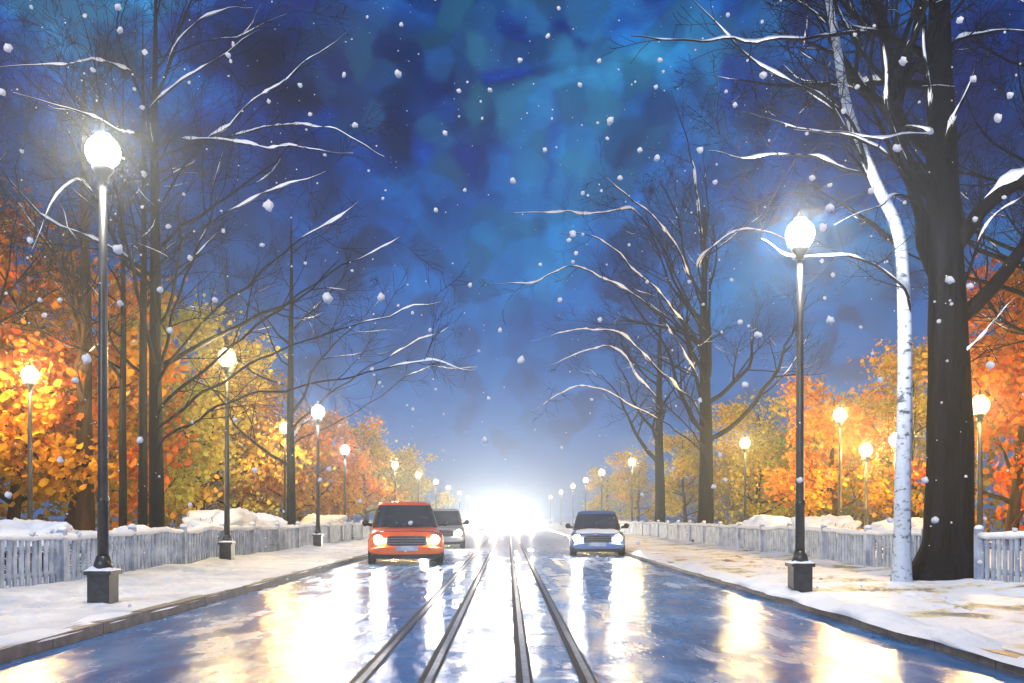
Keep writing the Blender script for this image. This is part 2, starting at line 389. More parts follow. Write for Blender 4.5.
# ------------------------------------------------------------------ fences
def fence(x, y0, y1, zf, label, seed, face):
    root = empty('picket_fence', (x, y0, 0)); rnd = random.Random(seed)
    pk = MB(); sn = MB(); L = y1-y0
    y = .05
    while y < L-.05:
        b = zf(x, y0+y); w = .088
        h = .65+rnd.uniform(-.015,.015)
        q0=len(pk.v); pk.box(-.014, .014, y, y+w, b-.1, b+h); ln=rnd.gauss(0,.014)
        for q in range(q0+4,q0+8): a_=pk.v[q]; pk.v[q]=(a_[0]+rnd.gauss(0,.004),a_[1]+ln,a_[2])
        y += .165
    pk.build('pickets', M['picket'], root, recalc=False)
    rl = MB(); k = max(2, int(L/2.5))
    for i in range(k):
        ya, yb = L*i/k, L*(i+1)/k
        za, zb = zf(x,y0+ya), zf(x,y0+yb)
        for dz, hh in ((.14,.07),(.51,.07)):
            rl.tube([Vector((-face*.04,ya,za+dz)),Vector((-face*.04,yb,zb+dz))],[hh*.55]*2,4,smooth=False)
    rl.build('rails', M['picket'], root)
    for i in range(k+1):
        p = MB(); yy = L*i/k; b = zf(x,y0+yy)
        p.box(-.055,.055,yy-.055,yy+.055,b-.15,b+.77); po = p.build('post', M['picket'], root, recalc=False)
        c = MB(); c.lathe([(.0,0),(.068,.0),(.075,.02),(.058,.05),(.025,.065),(0,.068)],8,(0,yy,b+.772)); c.build('snow_cap', M['snow'], po)
    pts = []; rad = []; y = 0
    while y <= L:
        pts.append(Vector((0,y,zf(x,y0+y)+.68+.012*nz(y,x,2,seed)))); rad.append(.055+.022*nz(y,x,1.7,seed+1)+.012*nz(y,x,6,seed+2)); y += .22
    sn.tube(pts, rad, 8); sn.build('snow_cap', M['snow'], root)
    tag(root, label, 'fence'); return root
fence(FL, 6, 75, zl, 'long pale picket fence capped with snow along the left pavement', 1, 1)
fence(FR, 15.9, 75, zr, 'long pale picket fence running from the big trunk down the right pavement', 2, -1)
fence(FR, 7, 14.1, zr, 'short pale picket fence on the near side of the big black trunk', 3, -1)

# ------------------------------------------------------------------ lamps
def lamp(H, label, glowm, rglobe=.2, group='lit globe street lamps', detail=True):
    root = empty('street_lamp', (0,0,0))
    b = MB()
    if detail:
        b.box(-.13,.13,-.13,.13,-.05,.36); b.box(-.16,.16,-.16,.16,.36,.41); b.lathe([(.12,.41),(.10,.5),(.075,.58)],12)
    else:
        b.lathe([(.12,-.05),(.12,.35),(.08,.45),(.06,.5)],10)
    b_ = b.build('base', M['iron'], root)
    if detail:
        sc_ = MB(); sc_.grid(lambda u,v: (.165*(2*u-1), .165*(2*v-1), .405+(.035+.03*nz(u*3,v*3,1,int(H*10)))*min(1,6*min(u,1-u)+.1)*min(1,6*min(v,1-v)+.1)), 10, 10); sc_.build('snow_cap', M['snow'], b_)
    zt = H-rglobe-.1
    p = MB(); p.lathe([(.066,.5),(.062,1.2),(.07,1.21),(.07,1.27),(.058,1.28),(.05,zt*.7),(.044,zt)],12); p.build('pole', M['iron'], root)
    c = MB(); c.lathe([(.045,zt-.06),(.07,zt-.05),(.06,zt),(.10,zt+.05),(.13,zt+.10),(.10,zt+.13)],12); c.build('collar', M['iron'], root)
    gl = MB(); n = 9
    gl.lathe([(max(.0001,rglobe*math.sin(math.pi*i/n)), H-rglobe*math.cos(math.pi*i/n)) for i in range(n+1)],14); gl.build('globe', glowm, root)
    kd = [q for q in BULB if M[q] is glowm][0]
    ld = bpy.data.lights.new('bulb','POINT'); ld.color = BULB[kd][0]; ld.energy = BULB[kd][1]; ld.shadow_soft_size = rglobe+.015; ld.use_soft_falloff = False
    lo = bpy.data.objects.new('bulb', ld); col.objects.link(lo); lo.parent = root; lo.location = (0,0,H)
    f = MB(); f.lathe([(.09,H+rglobe*.88),(.08,H+rglobe+.02),(.03,H+rglobe+.06),(.018,H+rglobe+.13),(0,H+rglobe+.15)],10); f.build('finial', M['iron'], root)
    tag(root, label, 'street lamp', group); return root
LAMPS = [ # u, v of globe, depth, base z, material, label
 (103,152,10.8,.12,'lamp_white','tallest street lamp, on the left pavement beside the kerb, white globe'),
 (800,234,12.6,.12,'lamp_white','tall street lamp on the right pavement in front of the fence'),
 (227,358,20.4,.2,'lamp_yellow','street lamp on the left pavement standing close against the fence'),
 (318,412,30.0,.2,'lamp_white','pale globe lamp just left of the orange van, further down the fence'),
 (345,450,42.0,.2,'lamp_white','low pale globe lamp nearest above the left side of the orange van'),
 (285,428,37.0,.2,'lamp_orange','orange glowing park lamp among the trees behind the left fence'),
 (30,375,22.0,.2,'lamp_yellow','park lamp at the far left among deep orange leaves'),
 (395,465,60.0,.2,'lamp_yellow','yellow lamp showing over the roof of the orange van'),
 (745,443,38.0,.2,'lamp_yellow','yellow park lamp between the second tree and the tall right lamp'),
 (840,415,30.0,.2,'lamp_orange','big orange park lamp just right of the tall right lamp post'),
 (866,450,31.0,.2,'lamp_yellow','small lower park lamp beside the big orange one'),
 (896,440,29.0,.2,'lamp_orange','faint orange park lamp showing just left of the big trunk'),
 (980,405,20.0,.2,'lamp_orange','park lamp among red leaves right of the big black trunk'),
 (632,462,55.0,.2,'lamp_yellow','yellow street lamp above the dark car on the right'),
]
for (u,v,Y,bz,mt,lb) in LAMPS:
    p = at(u,v,Y); r = .2 if Y < 25 else .22
    o = lamp(p.z-bz, lb, M[mt], r, detail=(Y<32)); o.location = (p.x, p.y, bz)
    if Y < 13: [c for c in o.children if c.type=='LIGHT'][0].data.energy = 1500
far = lamp(4.4, 'small far-off street lamp lost in the glow at the end of the avenue', M['lamp_yellow'], .24, detail=False)
FAR = [(-7.1,72),(-6.8,86),(-6.7,102),(-6.6,124),(-6.6,150),(7.0,68),(7.0,82),(7.0,98),(7.0,120),(7.0,150)]
[c for c in far.children if c.type=='LIGHT'][0].data.energy = 500
for i,(x,y) in enumerate(FAR):
    o = far if i == 0 else copy_tree(far); o.location = (x,y,.15)
# unseen lamps added behind the viewer, in the rows' line, to light the flakes
near = lamp(5.2, 'street lamp added behind the viewer to light the falling snow', M['lamp_white'], .2); near.location = (-4.7,-2.5,.12)
[c for c in near.children if c.type=='LIGHT'][0].data.energy = 1300
o = copy_tree(near); o.location = (4.4,-1.5,.12)

# ------------------------------------------------------------------ cars
def sgnpow(c, e): return math.copysign(abs(c)**e, c)
def make_car(label, pm, W=1.9, H=1.56, Lh=2.05, van=True, hl=None, snow=False, cat='car', name='parked_car'):
    root = empty(name)
    hw = W/2; belt = H*.585; hood = H*.555
    def body(s, t):            # s around, t along (0 front .. 1 back)
        y = -Lh + 2*Lh*t
        wy = hw*(1-.10*max(0,(.12-t)/.12)**2-.07*max(0,(t-.9)/.1)**2)
        top = hood + (belt-hood)*smooth(t/.28) - .16*max(0,(.10-t)/.10)**2 - .05*max(0,(t-.93)/.07)**2
        bot = .22 + .10*max(0,(.06-t)/.06)**2
        a = 2*math.pi*s
        x = wy*sgnpow(math.cos(a), .38); z = (top+bot)/2 + (top-bot)/2*sgnpow(math.sin(a), .42)
        if z > (top+bot)/2: x *= 1-.07*((z-(top+bot)/2)/((top-bot)/2))**2
        return (x, y, z)
    mb = MB(); ns, ntt = 32, 22
    b0 = len(mb.v)
    for j in range(ntt+1):
        for i in range(ns): mb.v.append(body(i/ns, j/ntt))
    for j in range(ntt):
        for i in range(ns):
            i2 = (i+1)%ns; mb.face([j*ns+i, j*ns+i2, (j+1)*ns+i2, (j+1)*ns+i], True)
    mb.face(list(range(ns)), True); mb.face([ntt*ns+i for i in range(ns)][::-1], True)
    bo = mb.build('body', pm, root)
    yf0, yb0 = (-1.02, Lh-.06) if van else (-.85, Lh-.75)
    yf1, yb1 = (-.42, Lh-.30) if van else (-.05, Lh-1.25)
    def cab(a, h, off=0):
        e = .30
        w = (hw*.93)*(1-h) + (hw*.74)*h; yf = yf0*(1-h)+yf1*h; yb = yb0*(1-h)+yb1*h
        z = belt-.03 + (H-.02-belt)*h
        return ((w+off)*sgnpow(math.cos(a), e), (yf+yb)/2 + ((yb-yf)/2+off)*sgnpow(math.sin(a), e), z)
    mb = MB(); ns = 40; hs = [0,.3,.6,.85,.95]
    for h in hs:
        for i in range(ns): mb.v.append(cab(2*math.pi*i/ns, h))
    for k,(sc_, zz) in enumerate(((.97,H-.02),(.88,H+.0),(.5,H+.025))):
        for i in range(ns):
            x,y,z = cab(2*math.pi*i/ns, 1); yc = (yf1+yb1)/2; mb.v.append((x*sc_, yc+(y-yc)*sc_, zz))
    nl = len(hs)+3
    for j in range(nl-1):
        for i in range(ns):
            i2=(i+1)%ns; mb.face([j*ns+i,j*ns+i2,(j+1)*ns+i2,(j+1)*ns+i], True)
    mb.face([(nl-1)*ns+i for i in range(ns)], True)
    mb.build('roof', pm, bo)
    def pane(nm, a0, a1, h0=.1, h1=.88):
        g = MB()
        g.grid(lambda u,v: cab(a0+(a1-a0)*u, h0+(h1-h0)*v, .007), 14, 4)
        return g.build(nm, M['glass'], root)
    th = lambda fx: math.acos(math.copysign(abs(fx)**(1/.30), fx))
    pane('windshield', -th(-.95), -th(.95), .05, .955) ; pane('rear_window', th(.86), th(-.86))
    # side panes by the share of the length
    sa = lambda fy: math.asin(math.copysign(abs(fy)**(1/.30), fy))
    for sgn in (0, 1):
        for f0, f1 in ((-.82,-.1),(-.02,.84)):
            a0, a1 = sa(f0), sa(f1)
            if sgn: a0, a1 = math.pi-a0, math.pi-a1
            pane('side_window', a0, a1, .14, .84)
    # front
    yF = -Lh
    g = MB()
    def rbox(mb, cx, cz, w, h, y0, y1, e=.35, n=24):
        b = len(mb.v)
        for yy, k in ((y1,1.0),(y0+.02,1.0),(y0,.9)):
            for i in range(n):
                a = 2*math.pi*i/n; mb.v.append((cx+w*k*sgnpow(math.cos(a),e), yy, cz+h*k*sgnpow(math.sin(a),e)))
        for j in range(2):
            for i in range(n):
                i2=(i+1)%n; mb.face([b+j*n+i,b+j*n+i2,b+(j+1)*n+i2,b+(j+1)*n+i], True)
        mb.face([b+2*n+i for i in range(n)], False)
    rbox(g, 0, H*.385, W*.27, H*.075, yF-.035, yF+.2); gr = g.build('grille', M['trim'], root)
    g = MB()
    for k in range(3): g.box(-W*.24,W*.24,yF-.045,yF-.03,H*(.34+.04*k),H*(.345+.04*k))
    g.build('grille_bar', M['grey'], gr, recalc=False)
    g = MB(); rbox(g, 0, H*.145, W*.46, H*.04, yF-.03, yF+.3); g.build('bumper', M['trim'], root)
    g = MB(); rbox(g, 0, H*.235, W*.475, H*.062, yF-.06, yF+.3, e=.5); g.build('bumper_bar', pm, root)
    for s in (-1, 1):
        g = MB()
        g.lathe([(0,-.09),(.05,-.085),(.09,-.06),(.115,0),(.11,.08)],18,(s*W*.365,yF+.035,H*.40),axis='y')
        ho = g.build('headlight', hl or M['headlight'], root)
        g = MB(); g.lathe([(.118,-.03),(.14,-.03),(.145,.1),(.118,.1)],18,(s*W*.365,yF+.045,H*.40),axis='y'); g.build('headlight_rim', M['rim'], ho)
        g = MB(); g.tube([Vector((s*hw*.90,-.80,belt+.06)),Vector((s*(hw+.05),-.82,belt+.09))],[.045,.045],6)
        g.lathe([(0,-.05),(.06,-.045),(.085,0),(.08,.05),(0,.06)],12,(s*(hw+.07),-.82,belt+.11),axis='y'); g.build('wing_mirror', M['trim'], root)
        for yy in (-Lh*.63, Lh*.62):
            g = MB(); xo = s*(hw-.10)
            g.lathe([(.20,-.10),(.30,-.10),(.325,-.07),(.33,0),(.325,.07),(.30,.10),(.20,.10)],22,(xo,yy,.325),axis='x'); w_ = g.build('wheel', M['rubber'], root)
            g = MB(); g.lathe([(0,-.06),(.08,-.07),(.20,-.05),(.205,.05),(.08,.07),(0,.06)],16,(xo,yy,.325),axis='x'); g.build('rim', M['rim'], w_)
    g = MB()
    for s in (-1,1):
        a, b = Vector(cab(-math.pi/2+.02-s*.9,.06,.03)), Vector(cab(-math.pi/2+.25*s,.13,.03)); g.tube([a,b],[.014,.011],5)
    g.build('wiper', M['trim'], root)
    g = MB(); g.box(-.26,.26,yF-.085,yF-.062,H*.235,H*.235+.11); g.build('number_plate', M['picket'], root, recalc=False)
    g = MB(); pts_ = [Vector(body(.25+.25*(q/12*2-1)*.92, .05)) + Vector((0,-.004,.004)) for q in range(13)]; g.tube(pts_,[.008]*13,4); g.build('bonnet_gap', M['trim'], bo)
    if snow:
        g = MB()
        def hoodsnow(u,v):
            x = (u*2-1)*hw*.84; t = .02+.22*v; y = -Lh+2*Lh*t
            top = body(.25,t)[2]
            edge = (1-abs(u*2-1)**6)*(1-abs(v*2-1)**6)
            return (x,y,top-.06+edge*(.10+.03*nz(x,y,3,40)))
        g.grid(hoodsnow, 14, 8); g.build('snow', M['snow'], root)
    tag(root, label, cat)
    return root
van = make_car('bright orange van driving towards the viewer with headlights lit', M['orange'], 1.86, 1.56, 2.0, True, cat='van', name='orange_van')
van.location = (-2.72, 23.9, 0); van.rotation_euler.z = R(8)
dk = make_car('dark blue car with snow on its bonnet and headlights lit, by the right kerb', M['navy'], 1.66, 1.36, 2.1, False, snow=True, name='dark_car')
dk.location = (2.83, 29.0, 0); dk.rotation_euler.z = R(-5)
gy = make_car('pale grey car following close behind the orange van', M['grey'], 1.8, 1.5, 2.1, True, name='grey_car')
gy.location = (-2.6, 36, 0); gy.rotation_euler.z = R(3)
fc = make_car('far-off oncoming car hardly visible behind its glaring headlights', M['white'], 1.8, 1.45, 2.1, False, hl=M['headlight_far'], name='oncoming_car')
FC = [(-1.9,78),(1.6,92),(-1.4,112),(1.0,135)]
for h_ in [c for c in fc.children if c.name.startswith('headlight')]:
    sp_ = bpy.data.lights.new('beam','SPOT'); sp_.energy = 7500; sp_.spot_size = R(95); sp_.spot_blend = .9; sp_.color = (1,.87,.68); sp_.shadow_soft_size = .1; sp_.use_soft_falloff = False
    bo_ = bpy.data.objects.new('beam', sp_); col.objects.link(bo_); bo_.parent = h_
    sx_ = sum(v.co.x for v in h_.data.vertices)/len(h_.data.vertices); bo_.location = (sx_, -2.1-.12, .58); bo_.rotation_euler = (R(91.5),0,R(180))
for i,(x,y) in enumerate(FC):
    o = fc if i == 0 else copy_tree(fc); o.location = (x,y,0)
    o['group'] = 'oncoming cars at the end of the avenue'

# ------------------------------------------------------------------ trees
class Tree:
    def __init__(self, seed): self.rnd = random.Random(seed); self.paths = []   # (pts, radii, level)
    def limb(self, p, d, r, L, lvl, maxl, bend=.16, up=.05, kids=(5,8), ratio=.55, spread=(.5,1.0), ntw=None):
        rnd = self.rnd; n = max(4, int(5+L*1.4)) if lvl < 2 else 5
        pts = [p.copy()]; rad = [r]; d = d.normalized()
        for i in range(n):
            w = Vector((rnd.gauss(0,1),rnd.gauss(0,1),rnd.gauss(0,1)))*bend
            d = (d + w + Vector((0,0,up))).normalized()
            pts.append(pts[-1] + d*(L/n)); rad.append(max(.004, r*(1-.85*(i+1)/n)))
        self.paths.append((pts, rad, lvl))
        if lvl < maxl: self.sprout(pts, rad, L, lvl, maxl, bend, up, kids, ratio, spread)
        return pts, rad
    def sprout(self, pts, rad, L, lvl, maxl, bend=.16, up=.05, kids=(5,8), ratio=.55, spread=(.5,1.0), t0=.25):
        rnd = self.rnd; n = len(pts)-1
        for k in range(rnd.randint(*kids)):
            t = rnd.uniform(t0, .98); f = t*n; i = min(int(f), n-1); q = pts[i].lerp(pts[i+1], f-i)
            dd = (pts[i+1]-pts[i]).normalized(); ax = dd.orthogonal().normalized()
            ax.rotate(Matrix.Rotation(rnd.uniform(0,2*math.pi),3,dd))
            nd = dd.copy(); nd.rotate(Matrix.Rotation(rnd.uniform(*spread),3,ax))
            rr = max(.004, (rad[i]*(1-(f-i))+rad[i+1]*(f-i))*rnd.uniform(.45,.7))
            self.limb(q, nd, rr, L*ratio*rnd.uniform(.6,1.15)*(1.15-.5*t), lvl+1, maxl, bend, up, kids, ratio, spread)
    def mesh(self, lv0, lv1, sides=(26,8,5,4,3)):
        mb = MB()
        for pts, rad, l in self.paths:
            if lv0 <= l <= lv1: mb.tube(pts, rad, sides[min(l,4)], cap=(l<2))
        return mb
    def snow(self, chance, minr=.006, maxslope=.8, k=.85, extra=.006):
        out = []; rnd = self.rnd
        for pts, rad, l in self.paths:
            if l < 1 or rad[0] < minr or rnd.random() > chance: continue
            a, b = rnd.uniform(0,.45), rnd.uniform(.6,1)
            mb = MB(); snow_run(mb, pts, rad, a, b, rnd, k, extra, maxslope)
            if mb.v: out.append((rad[0]*(pts[-1]-pts[0]).length, mb))
        return out
def resample(pts, rad, step):
    P=[]; Q=[]
    for i in range(len(pts)-1):
        n = max(1,int((pts[i+1]-pts[i]).length/step))
        for j in range(n):
            t=j/n; P.append(pts[i].lerp(pts[i+1],t)); Q.append(rad[i]*(1-t)+rad[i+1]*t)
    P.append(pts[-1]); Q.append(rad[-1]); return P,Q
def snow_run(mb, pts, rad, a, b, rnd, k=.85, extra=.006, maxslope=.85):
    P,Q = resample(pts, rad, .12); n=len(P); i0,i1=int(a*n),max(int(a*n)+3,int(b*n)); P=P[i0:i1]; Q=Q[i0:i1]
    if len(P)<3: return
    d = (P[-1]-P[0]).normalized()
    if abs(d.z) > maxslope: return
    sp=[]; sr=[]; m=len(P); ph=rnd.uniform(0,99)
    for i in range(m):
        e = min(1, 5*i/m+.15, 3*(m-1-i)/m+.1)
        w = max(.12, .8+1.0*noise.noise(Vector((ph+i*.24,ph,0)))+.6*noise.noise(Vector((ph+i*.9,ph,3))))
        r = max(.004,(Q[i]*k+extra)*e*w)
        sp.append(P[i]+Vector((0,0,Q[i]*.55+r*.35))); sr.append(r)
    mb.tube(sp, sr, 6)

def curve(pts, n):
    # Catmull-Rom through the given points
    P=[pts[0]+(pts[0]-pts[1])]+list(pts)+[pts[-1]+(pts[-1]-pts[-2])]; out=[]
    for i in range(1,len(P)-2):
        for j in range(n):
            t=j/n; a,b,c,d=P[i-1],P[i],P[i+1],P[i+2]
            out.append(.5*((2*b)+(c-a)*t+(2*a-5*b+4*c-d)*t*t+(3*b-a-3*c+d)*t**3))
    out.append(pts[-1].copy()); return out
def bare_tree(name, x, y, H, r, label, seed, strokes=(), limbs=9, reach=5.0, dirs=None, snowc=.35, maxl=3, lean=(0,0), first=.25, bark='bark', group='bare trees lining the avenue', plaster=False, up=.06, zb=.1, trunk=None):
    """strokes: (polyline in picture pixels with depths, radius, snow range) for boughs whose line the picture fixes"""
    T = Tree(seed); rnd = T.rnd; base = Vector((x,y,zb))
    n = 16; pts=[]; rad=[]
    for i in range(n+1):
        t=i/n
        pts.append(base+Vector((lean[0]*t+.10*r/.3*nz(t*3,seed,1,1), lean[1]*t+.10*r/.3*nz(t*3,seed,1,2), (H*t)-.2*(1-t))))
        rad.append(r*((1-t)**.75*.86+.05)*(1+.55*max(0,.05-t)/.05))
    if trunk:
        pts=[base-Vector((0,0,.2))]+curve([at(*q) for q in trunk],5); rad=[r*(1.15-.8*i/(len(pts)-1)) for i in range(len(pts))]
    P,Q = resample(pts,rad,.22)
    Q=[q*(1+.05*noise.noise(Vector((p.z*1.3,seed,0)))) for p,q in zip(P,Q)]
    T.paths.append((P,Q,0))
    for k in range(limbs):
        t = first+(.95-first)*(k+rnd.random()*.7)/limbs; i=min(int(t*len(P)),len(P)-2)
        az = rnd.choice(dirs)+rnd.uniform(-.5,.5) if dirs else rnd.uniform(0,2*math.pi)
        d = Vector((math.cos(az),math.sin(az),rnd.uniform(.45,1.2)))
        T.limb(P[i], d, Q[i]*rnd.uniform(.35,.55), reach*(1.15-.75*t)*rnd.uniform(.8,1.2), 1, maxl, up=up)
    sn = T.snow(snowc)
    for st in strokes:
        poly, rr, s0, s1, kids = st
        pp=[at(*q) for q in poly]
        z0=pp[0].z; zr_=max(1.5,z0-rnd.uniform(.4,1.2)); i=min(range(len(P)), key=lambda k:abs(P[k].z-zr_))
        c=[q+Vector((nz(q.x,q.z,1.6,8),nz(q.y,q.z,1.6,9),nz(q.x,q.z,1.6,10)))*.10 for q in curve([P[i]]+pp,8)]; c[0]=P[i].copy()
        ra=[rr*.72*(1.3-1.1*k/(len(c)-1)) for k in range(len(c))]
        T.paths.append((c,ra,1))
        if kids: T.sprout(c,ra,min(3.0,(c[-1]-c[0]).length*.7),1,3,kids=(kids+1,kids+4),up=.03,t0=.2)
        f0=1-len(pp)/(len(pp)); tot=len(c); k0=8/tot     # the snow lies on the drawn part
        mb=MB(); snow_run(mb,c,ra,max(k0,s0),s1,rnd,k=1.0,extra=.012*max(1,c[-1].y/15),maxslope=1.1)
        if mb.v: sn.append((99,mb))
    root = empty(name,(0,0,0))
    # keep the children in root space around the base
    root.location=base
    def shift(mb):
        mb.v=[(a-base.x,b-base.y,c-base.z) for a,b,c in mb.v]; return mb
    tm=T.mesh(0,0); nr=26
    for q in range(len(tm.v)):
        v=Vector(tm.v[q]); i=min(q//nr,len(P)-1); c=P[i]; a=math.atan2(v.y-c.y,v.x-c.x); d=v-c; h=v.z-zb
        rg=.09*noise.noise(Vector((math.cos(a)*4,math.sin(a)*4,h*.55+seed)))+.05*noise.noise(Vector((math.cos(a)*9,math.sin(a)*9,h*1.1+seed)))
        fl=(.35+.45*noise.noise(Vector((math.cos(a)*1.6,math.sin(a)*1.6,seed+9))))*max(0,1-h/.9)**2
        tm.v[q]=tuple(c+d*(1+rg+fl))
    tr=shift(tm).build('trunk',M[bark],root); br=shift(T.mesh(1,9)).build('branches',M['bark' if bark=='birch' else bark],root)
    if plaster:
        rr_=random.Random(seed+5)
        # wind-blown snow stuck to the left flank of the trunk
        P2,Q2=resample(P,Q,.03); nA=64; pl=MB(); sc_=Vector((0,0,seed))
        for i,(p,q) in enumerate(zip(P2,Q2)):
            for k in range(nA):
                t=k/(nA-1)*2-1; a=math.pi+.22+t*1.25
                th_=q*1.08+.012+.02*(1-t*t)*(1+noise.noise(Vector((t*4,p.z*4,seed+2))))
                pl.v.append((p.x+math.cos(a)*th_,p.y+math.sin(a)*th_,p.z))
        for i in range(len(P2)-1):
            z=P2[i].z
            if z>H*.8: break
            for k in range(nA-1):
                t=(k+.5)/(nA-1)*2-1
                cov=.50-abs(t+.12)*1.7+.30*noise.noise(Vector((t*.8,z*.7,seed)))+.35*noise.noise(Vector((t*3,z*1.3,seed+4)))+.12*noise.noise(Vector((t*9,z*4,seed+6)))
                if cov>.18: pl.face([i*nA+k,i*nA+k+1,(i+1)*nA+k+1,(i+1)*nA+k],True)
        shift(pl).build('snow',M['snow'],tr)
    sn.sort(key=lambda q:-q[0])
    for _,mb in sn[:70]: shift(mb).build('snow',M['snow'],br)
    tag(root,label,'tree',group); return root

M['birch'] = noisy('birch_bark', (.07,.08,.12), (.38,.45,.58), 7, .75, .7, 22, .02, spec=.2, stretch=(1,1,1.6), lo=.36, hi=.46)
# big near tree on the right
big=[ # white boughs drawn in the picture
 ([(880,150,14.2),(800,128,13.2),(738,108,12.6)],.035,.15,.95,4),
 ([(900,40,14.6),(850,33,14),(780,38,13.2),(690,41,12.4),(632,38,12)],.045,.15,1,4),
 ([(950,45,15),(985,33,14.8),(1030,31,14.5)],.05,.1,1,2),
 ([(900,130,14.4),(930,134,13.5),(880,134,12.8),(795,130,12.2)],.03,.3,1,2),
 ([(905,195,14.4),(872,208,14),(838,226,13.6)],.03,.2,1,2),
 ([(950,150,14.6),(958,110,14.3),(975,60,14)],.05,.1,1,2),
 ([(975,250,14.8),(1000,212,14.6),(1022,195,14.5)],.035,.1,1,3),
 ([(930,150,14.4),(926,80,14),(924,-10,13.6)],.04,.1,1,2),
 ([(893,135,14),(885,70,13.7),(878,0,13.4)],.035,.1,1,2),
 ([(960,360,14.8),(985,330,14.6),(1015,300,14.4)],.03,.1,1,3),
]
bare_tree('bare_tree', 7.2, 15.0, 13.0, .44, 'biggest bare tree with a black trunk standing in the gap of the right fence', 11, big, limbs=13, reach=6.5, dirs=[2.4,3.0,3.6,.2,5.5,1.0], snowc=.30, maxl=4, first=.32)
birch=[([(870,175,14.3),(800,156,13.2),(752,157,12.8),(708,152,12.5)],.032,.2,1,4),
 ([(848,120,14),(790,80,13.4),(735,42,13),(690,-5,12.8)],.035,.2,1,4),
 ([(905,300,14.4),(860,258,13.8),(800,256,13.2),(760,240,12.8)],.03,.25,1,3)]
bare_tree('birch_tree', 6.30, 14.5, 12, .115, 'slender pale birch leaning left in front of the biggest black trunk', 19, birch, limbs=7, reach=2.8, dirs=[2.4,3.0,3.6,.2], snowc=.4, maxl=3, first=.4, bark='birch',
    trunk=[(902,577,14.5),(903,480,14.5),(905,380,14.5),(904,300,14.5),(898,232,14.4),(874,178,14.3),(848,110,14.2),(836,40,14.1),(824,-30,14.0),(815,-110,14)])
mid=[
 ([(690,330,33),(650,285,31),(600,240,29.5),(560,232,28.5)],.05,.35,1,5),
 ([(688,300,33),(640,215,31),(600,212,29.5),(506,213,28)],.05,.45,1,5),
 ([(692,280,33),(660,225,31.5),(620,190,30.5),(598,172,30)],.05,.3,1,5),
 ([(690,350,33),(640,300,31),(577,268,29.5),(530,283,28.6),(490,285,28)],.045,.5,1,5),
 ([(700,260,33),(740,230,32),(790,240,31)],.05,.2,1,5),
 ([(690,400,33),(660,370,31.5),(636,345,31)],.05,.2,1,4),
 ([(692,370,33),(668,328,32),(634,294,31)],.045,.25,1,4),
 ([(690,410,33),(640,350,31),(600,329,30),(530,342,28.8)],.035,.5,1,4),
 ([(690,430,33),(650,390,31),(610,346,30),(545,366,28.8)],.035,.5,1,4),
 ([(690,440,33),(640,410,31),(585,386,30),(528,412,28.8)],.035,.5,1,4),
 ([(700,230,33),(690,150,32),(670,90,31)],.06,.2,.8,6),
]
bare_tree('bare_tree', 7.80, 36.0, 13.4, .36, 'tall bare tree behind the right fence with snowy boughs arching over the road', 12, mid, limbs=16, reach=7.5, dirs=[2.6,3.1,3.6,1.2,5.0,0], snowc=.2, maxl=4, first=.3)
bare_tree('bare_tree', 8.0, 48.0, 12.8, .33, 'slimmer bare tree farther down the right fence, next to the far lamp', 13, [], limbs=11, reach=6.0, dirs=[2.6,3.1,3.6,1.2,5.0], snowc=.25, maxl=3, first=.3)
bare_tree('bare_tree', 14.2, 22.5, 12.5, .24, 'bare tree with dark twigs over the red leaves right of the big trunk', 14, [], limbs=14, reach=5.5, snowc=.25, maxl=4, first=.3)
left=[
 ([(150,140,19),(120,132,16),(80,113,14),(10,94,12.4)],.035,.35,1,3),
 ([(160,180,19),(150,110,17.5),(195,75,16.5),(262,28,15.5)],.05,.35,1,4),
 ([(158,150,19),(200,138,17.5),(270,146,16.5),(352,154,15.5)],.04,.15,1,4),
 ([(162,200,19),(212,135,17.5),(280,85,16.5),(348,32,15.5)],.035,.4,1,3),
 ([(160,160,19.4),(275,125,17),(330,130,16),(385,156,15.2)],.03,.45,1,3),
 ([(150,240,19),(110,215,17),(75,180,15.5),(30,248,14.5)],.03,.55,1,2),
 ([(150,90,19),(110,62,17),(60,66,15),(-5,68,14)],.035,.25,1,3),
 ([(165,80,19.4),(195,22,18),(252,6,17)],.035,.2,1,3),
 ([(163,260,19),(250,200,17.5),(325,172,16.5)],.035,.55,1,4),
 ([(165,370,19.4),(230,300,19),(300,240,18.5),(360,200,18)],.05,.8,1,6),
 ([(166,400,19.4),(240,340,19),(320,280,18.5),(400,235,18)],.05,.85,1,6),
 ([(166,420,19.4),(250,365,19),(340,330,18.5),(440,300,18)],.045,.75,1,6),
 ([(166,440,19.4),(240,400,19.2),(330,380,19),(420,362,18.6),(476,370,18.2)],.04,.75,1,6),
 ([(166,345,19.4),(190,270,19.2),(215,210,19),(235,140,18.8)],.05,.6,.9,6),
]
bare_tree('bare_tree', -7.75, 20.0, 13.4, .19, 'dark bare tree behind the left fence with long boughs sweeping over the road', 15, left, limbs=15, reach=6.0, dirs=[0,.4,-.4,2.6,3.6,5.4], snowc=.22, maxl=4, first=.3)
bare_tree('bare_tree', -8.5, 21.2, 12.8, .13, 'thin dark bare tree just left of the tree with long sweeping boughs', 16, [], limbs=14, reach=3.6, snowc=.2, maxl=3, first=.35)
bare_tree('bare_tree', -11.4, 24.5, 13.2, .27, 'brown-trunked bare tree behind the tallest lamp post', 17, [], limbs=14, reach=5.0, snowc=.2, maxl=4, first=.3, bark='brown_bark')
bare_tree('bare_tree', -9.9, 23.4, 12.6, .12, 'slim dark bare tree between the brown trunk and the tree with sweeping boughs', 20, [], limbs=13, reach=3.4, snowc=.2, maxl=3, first=.35)
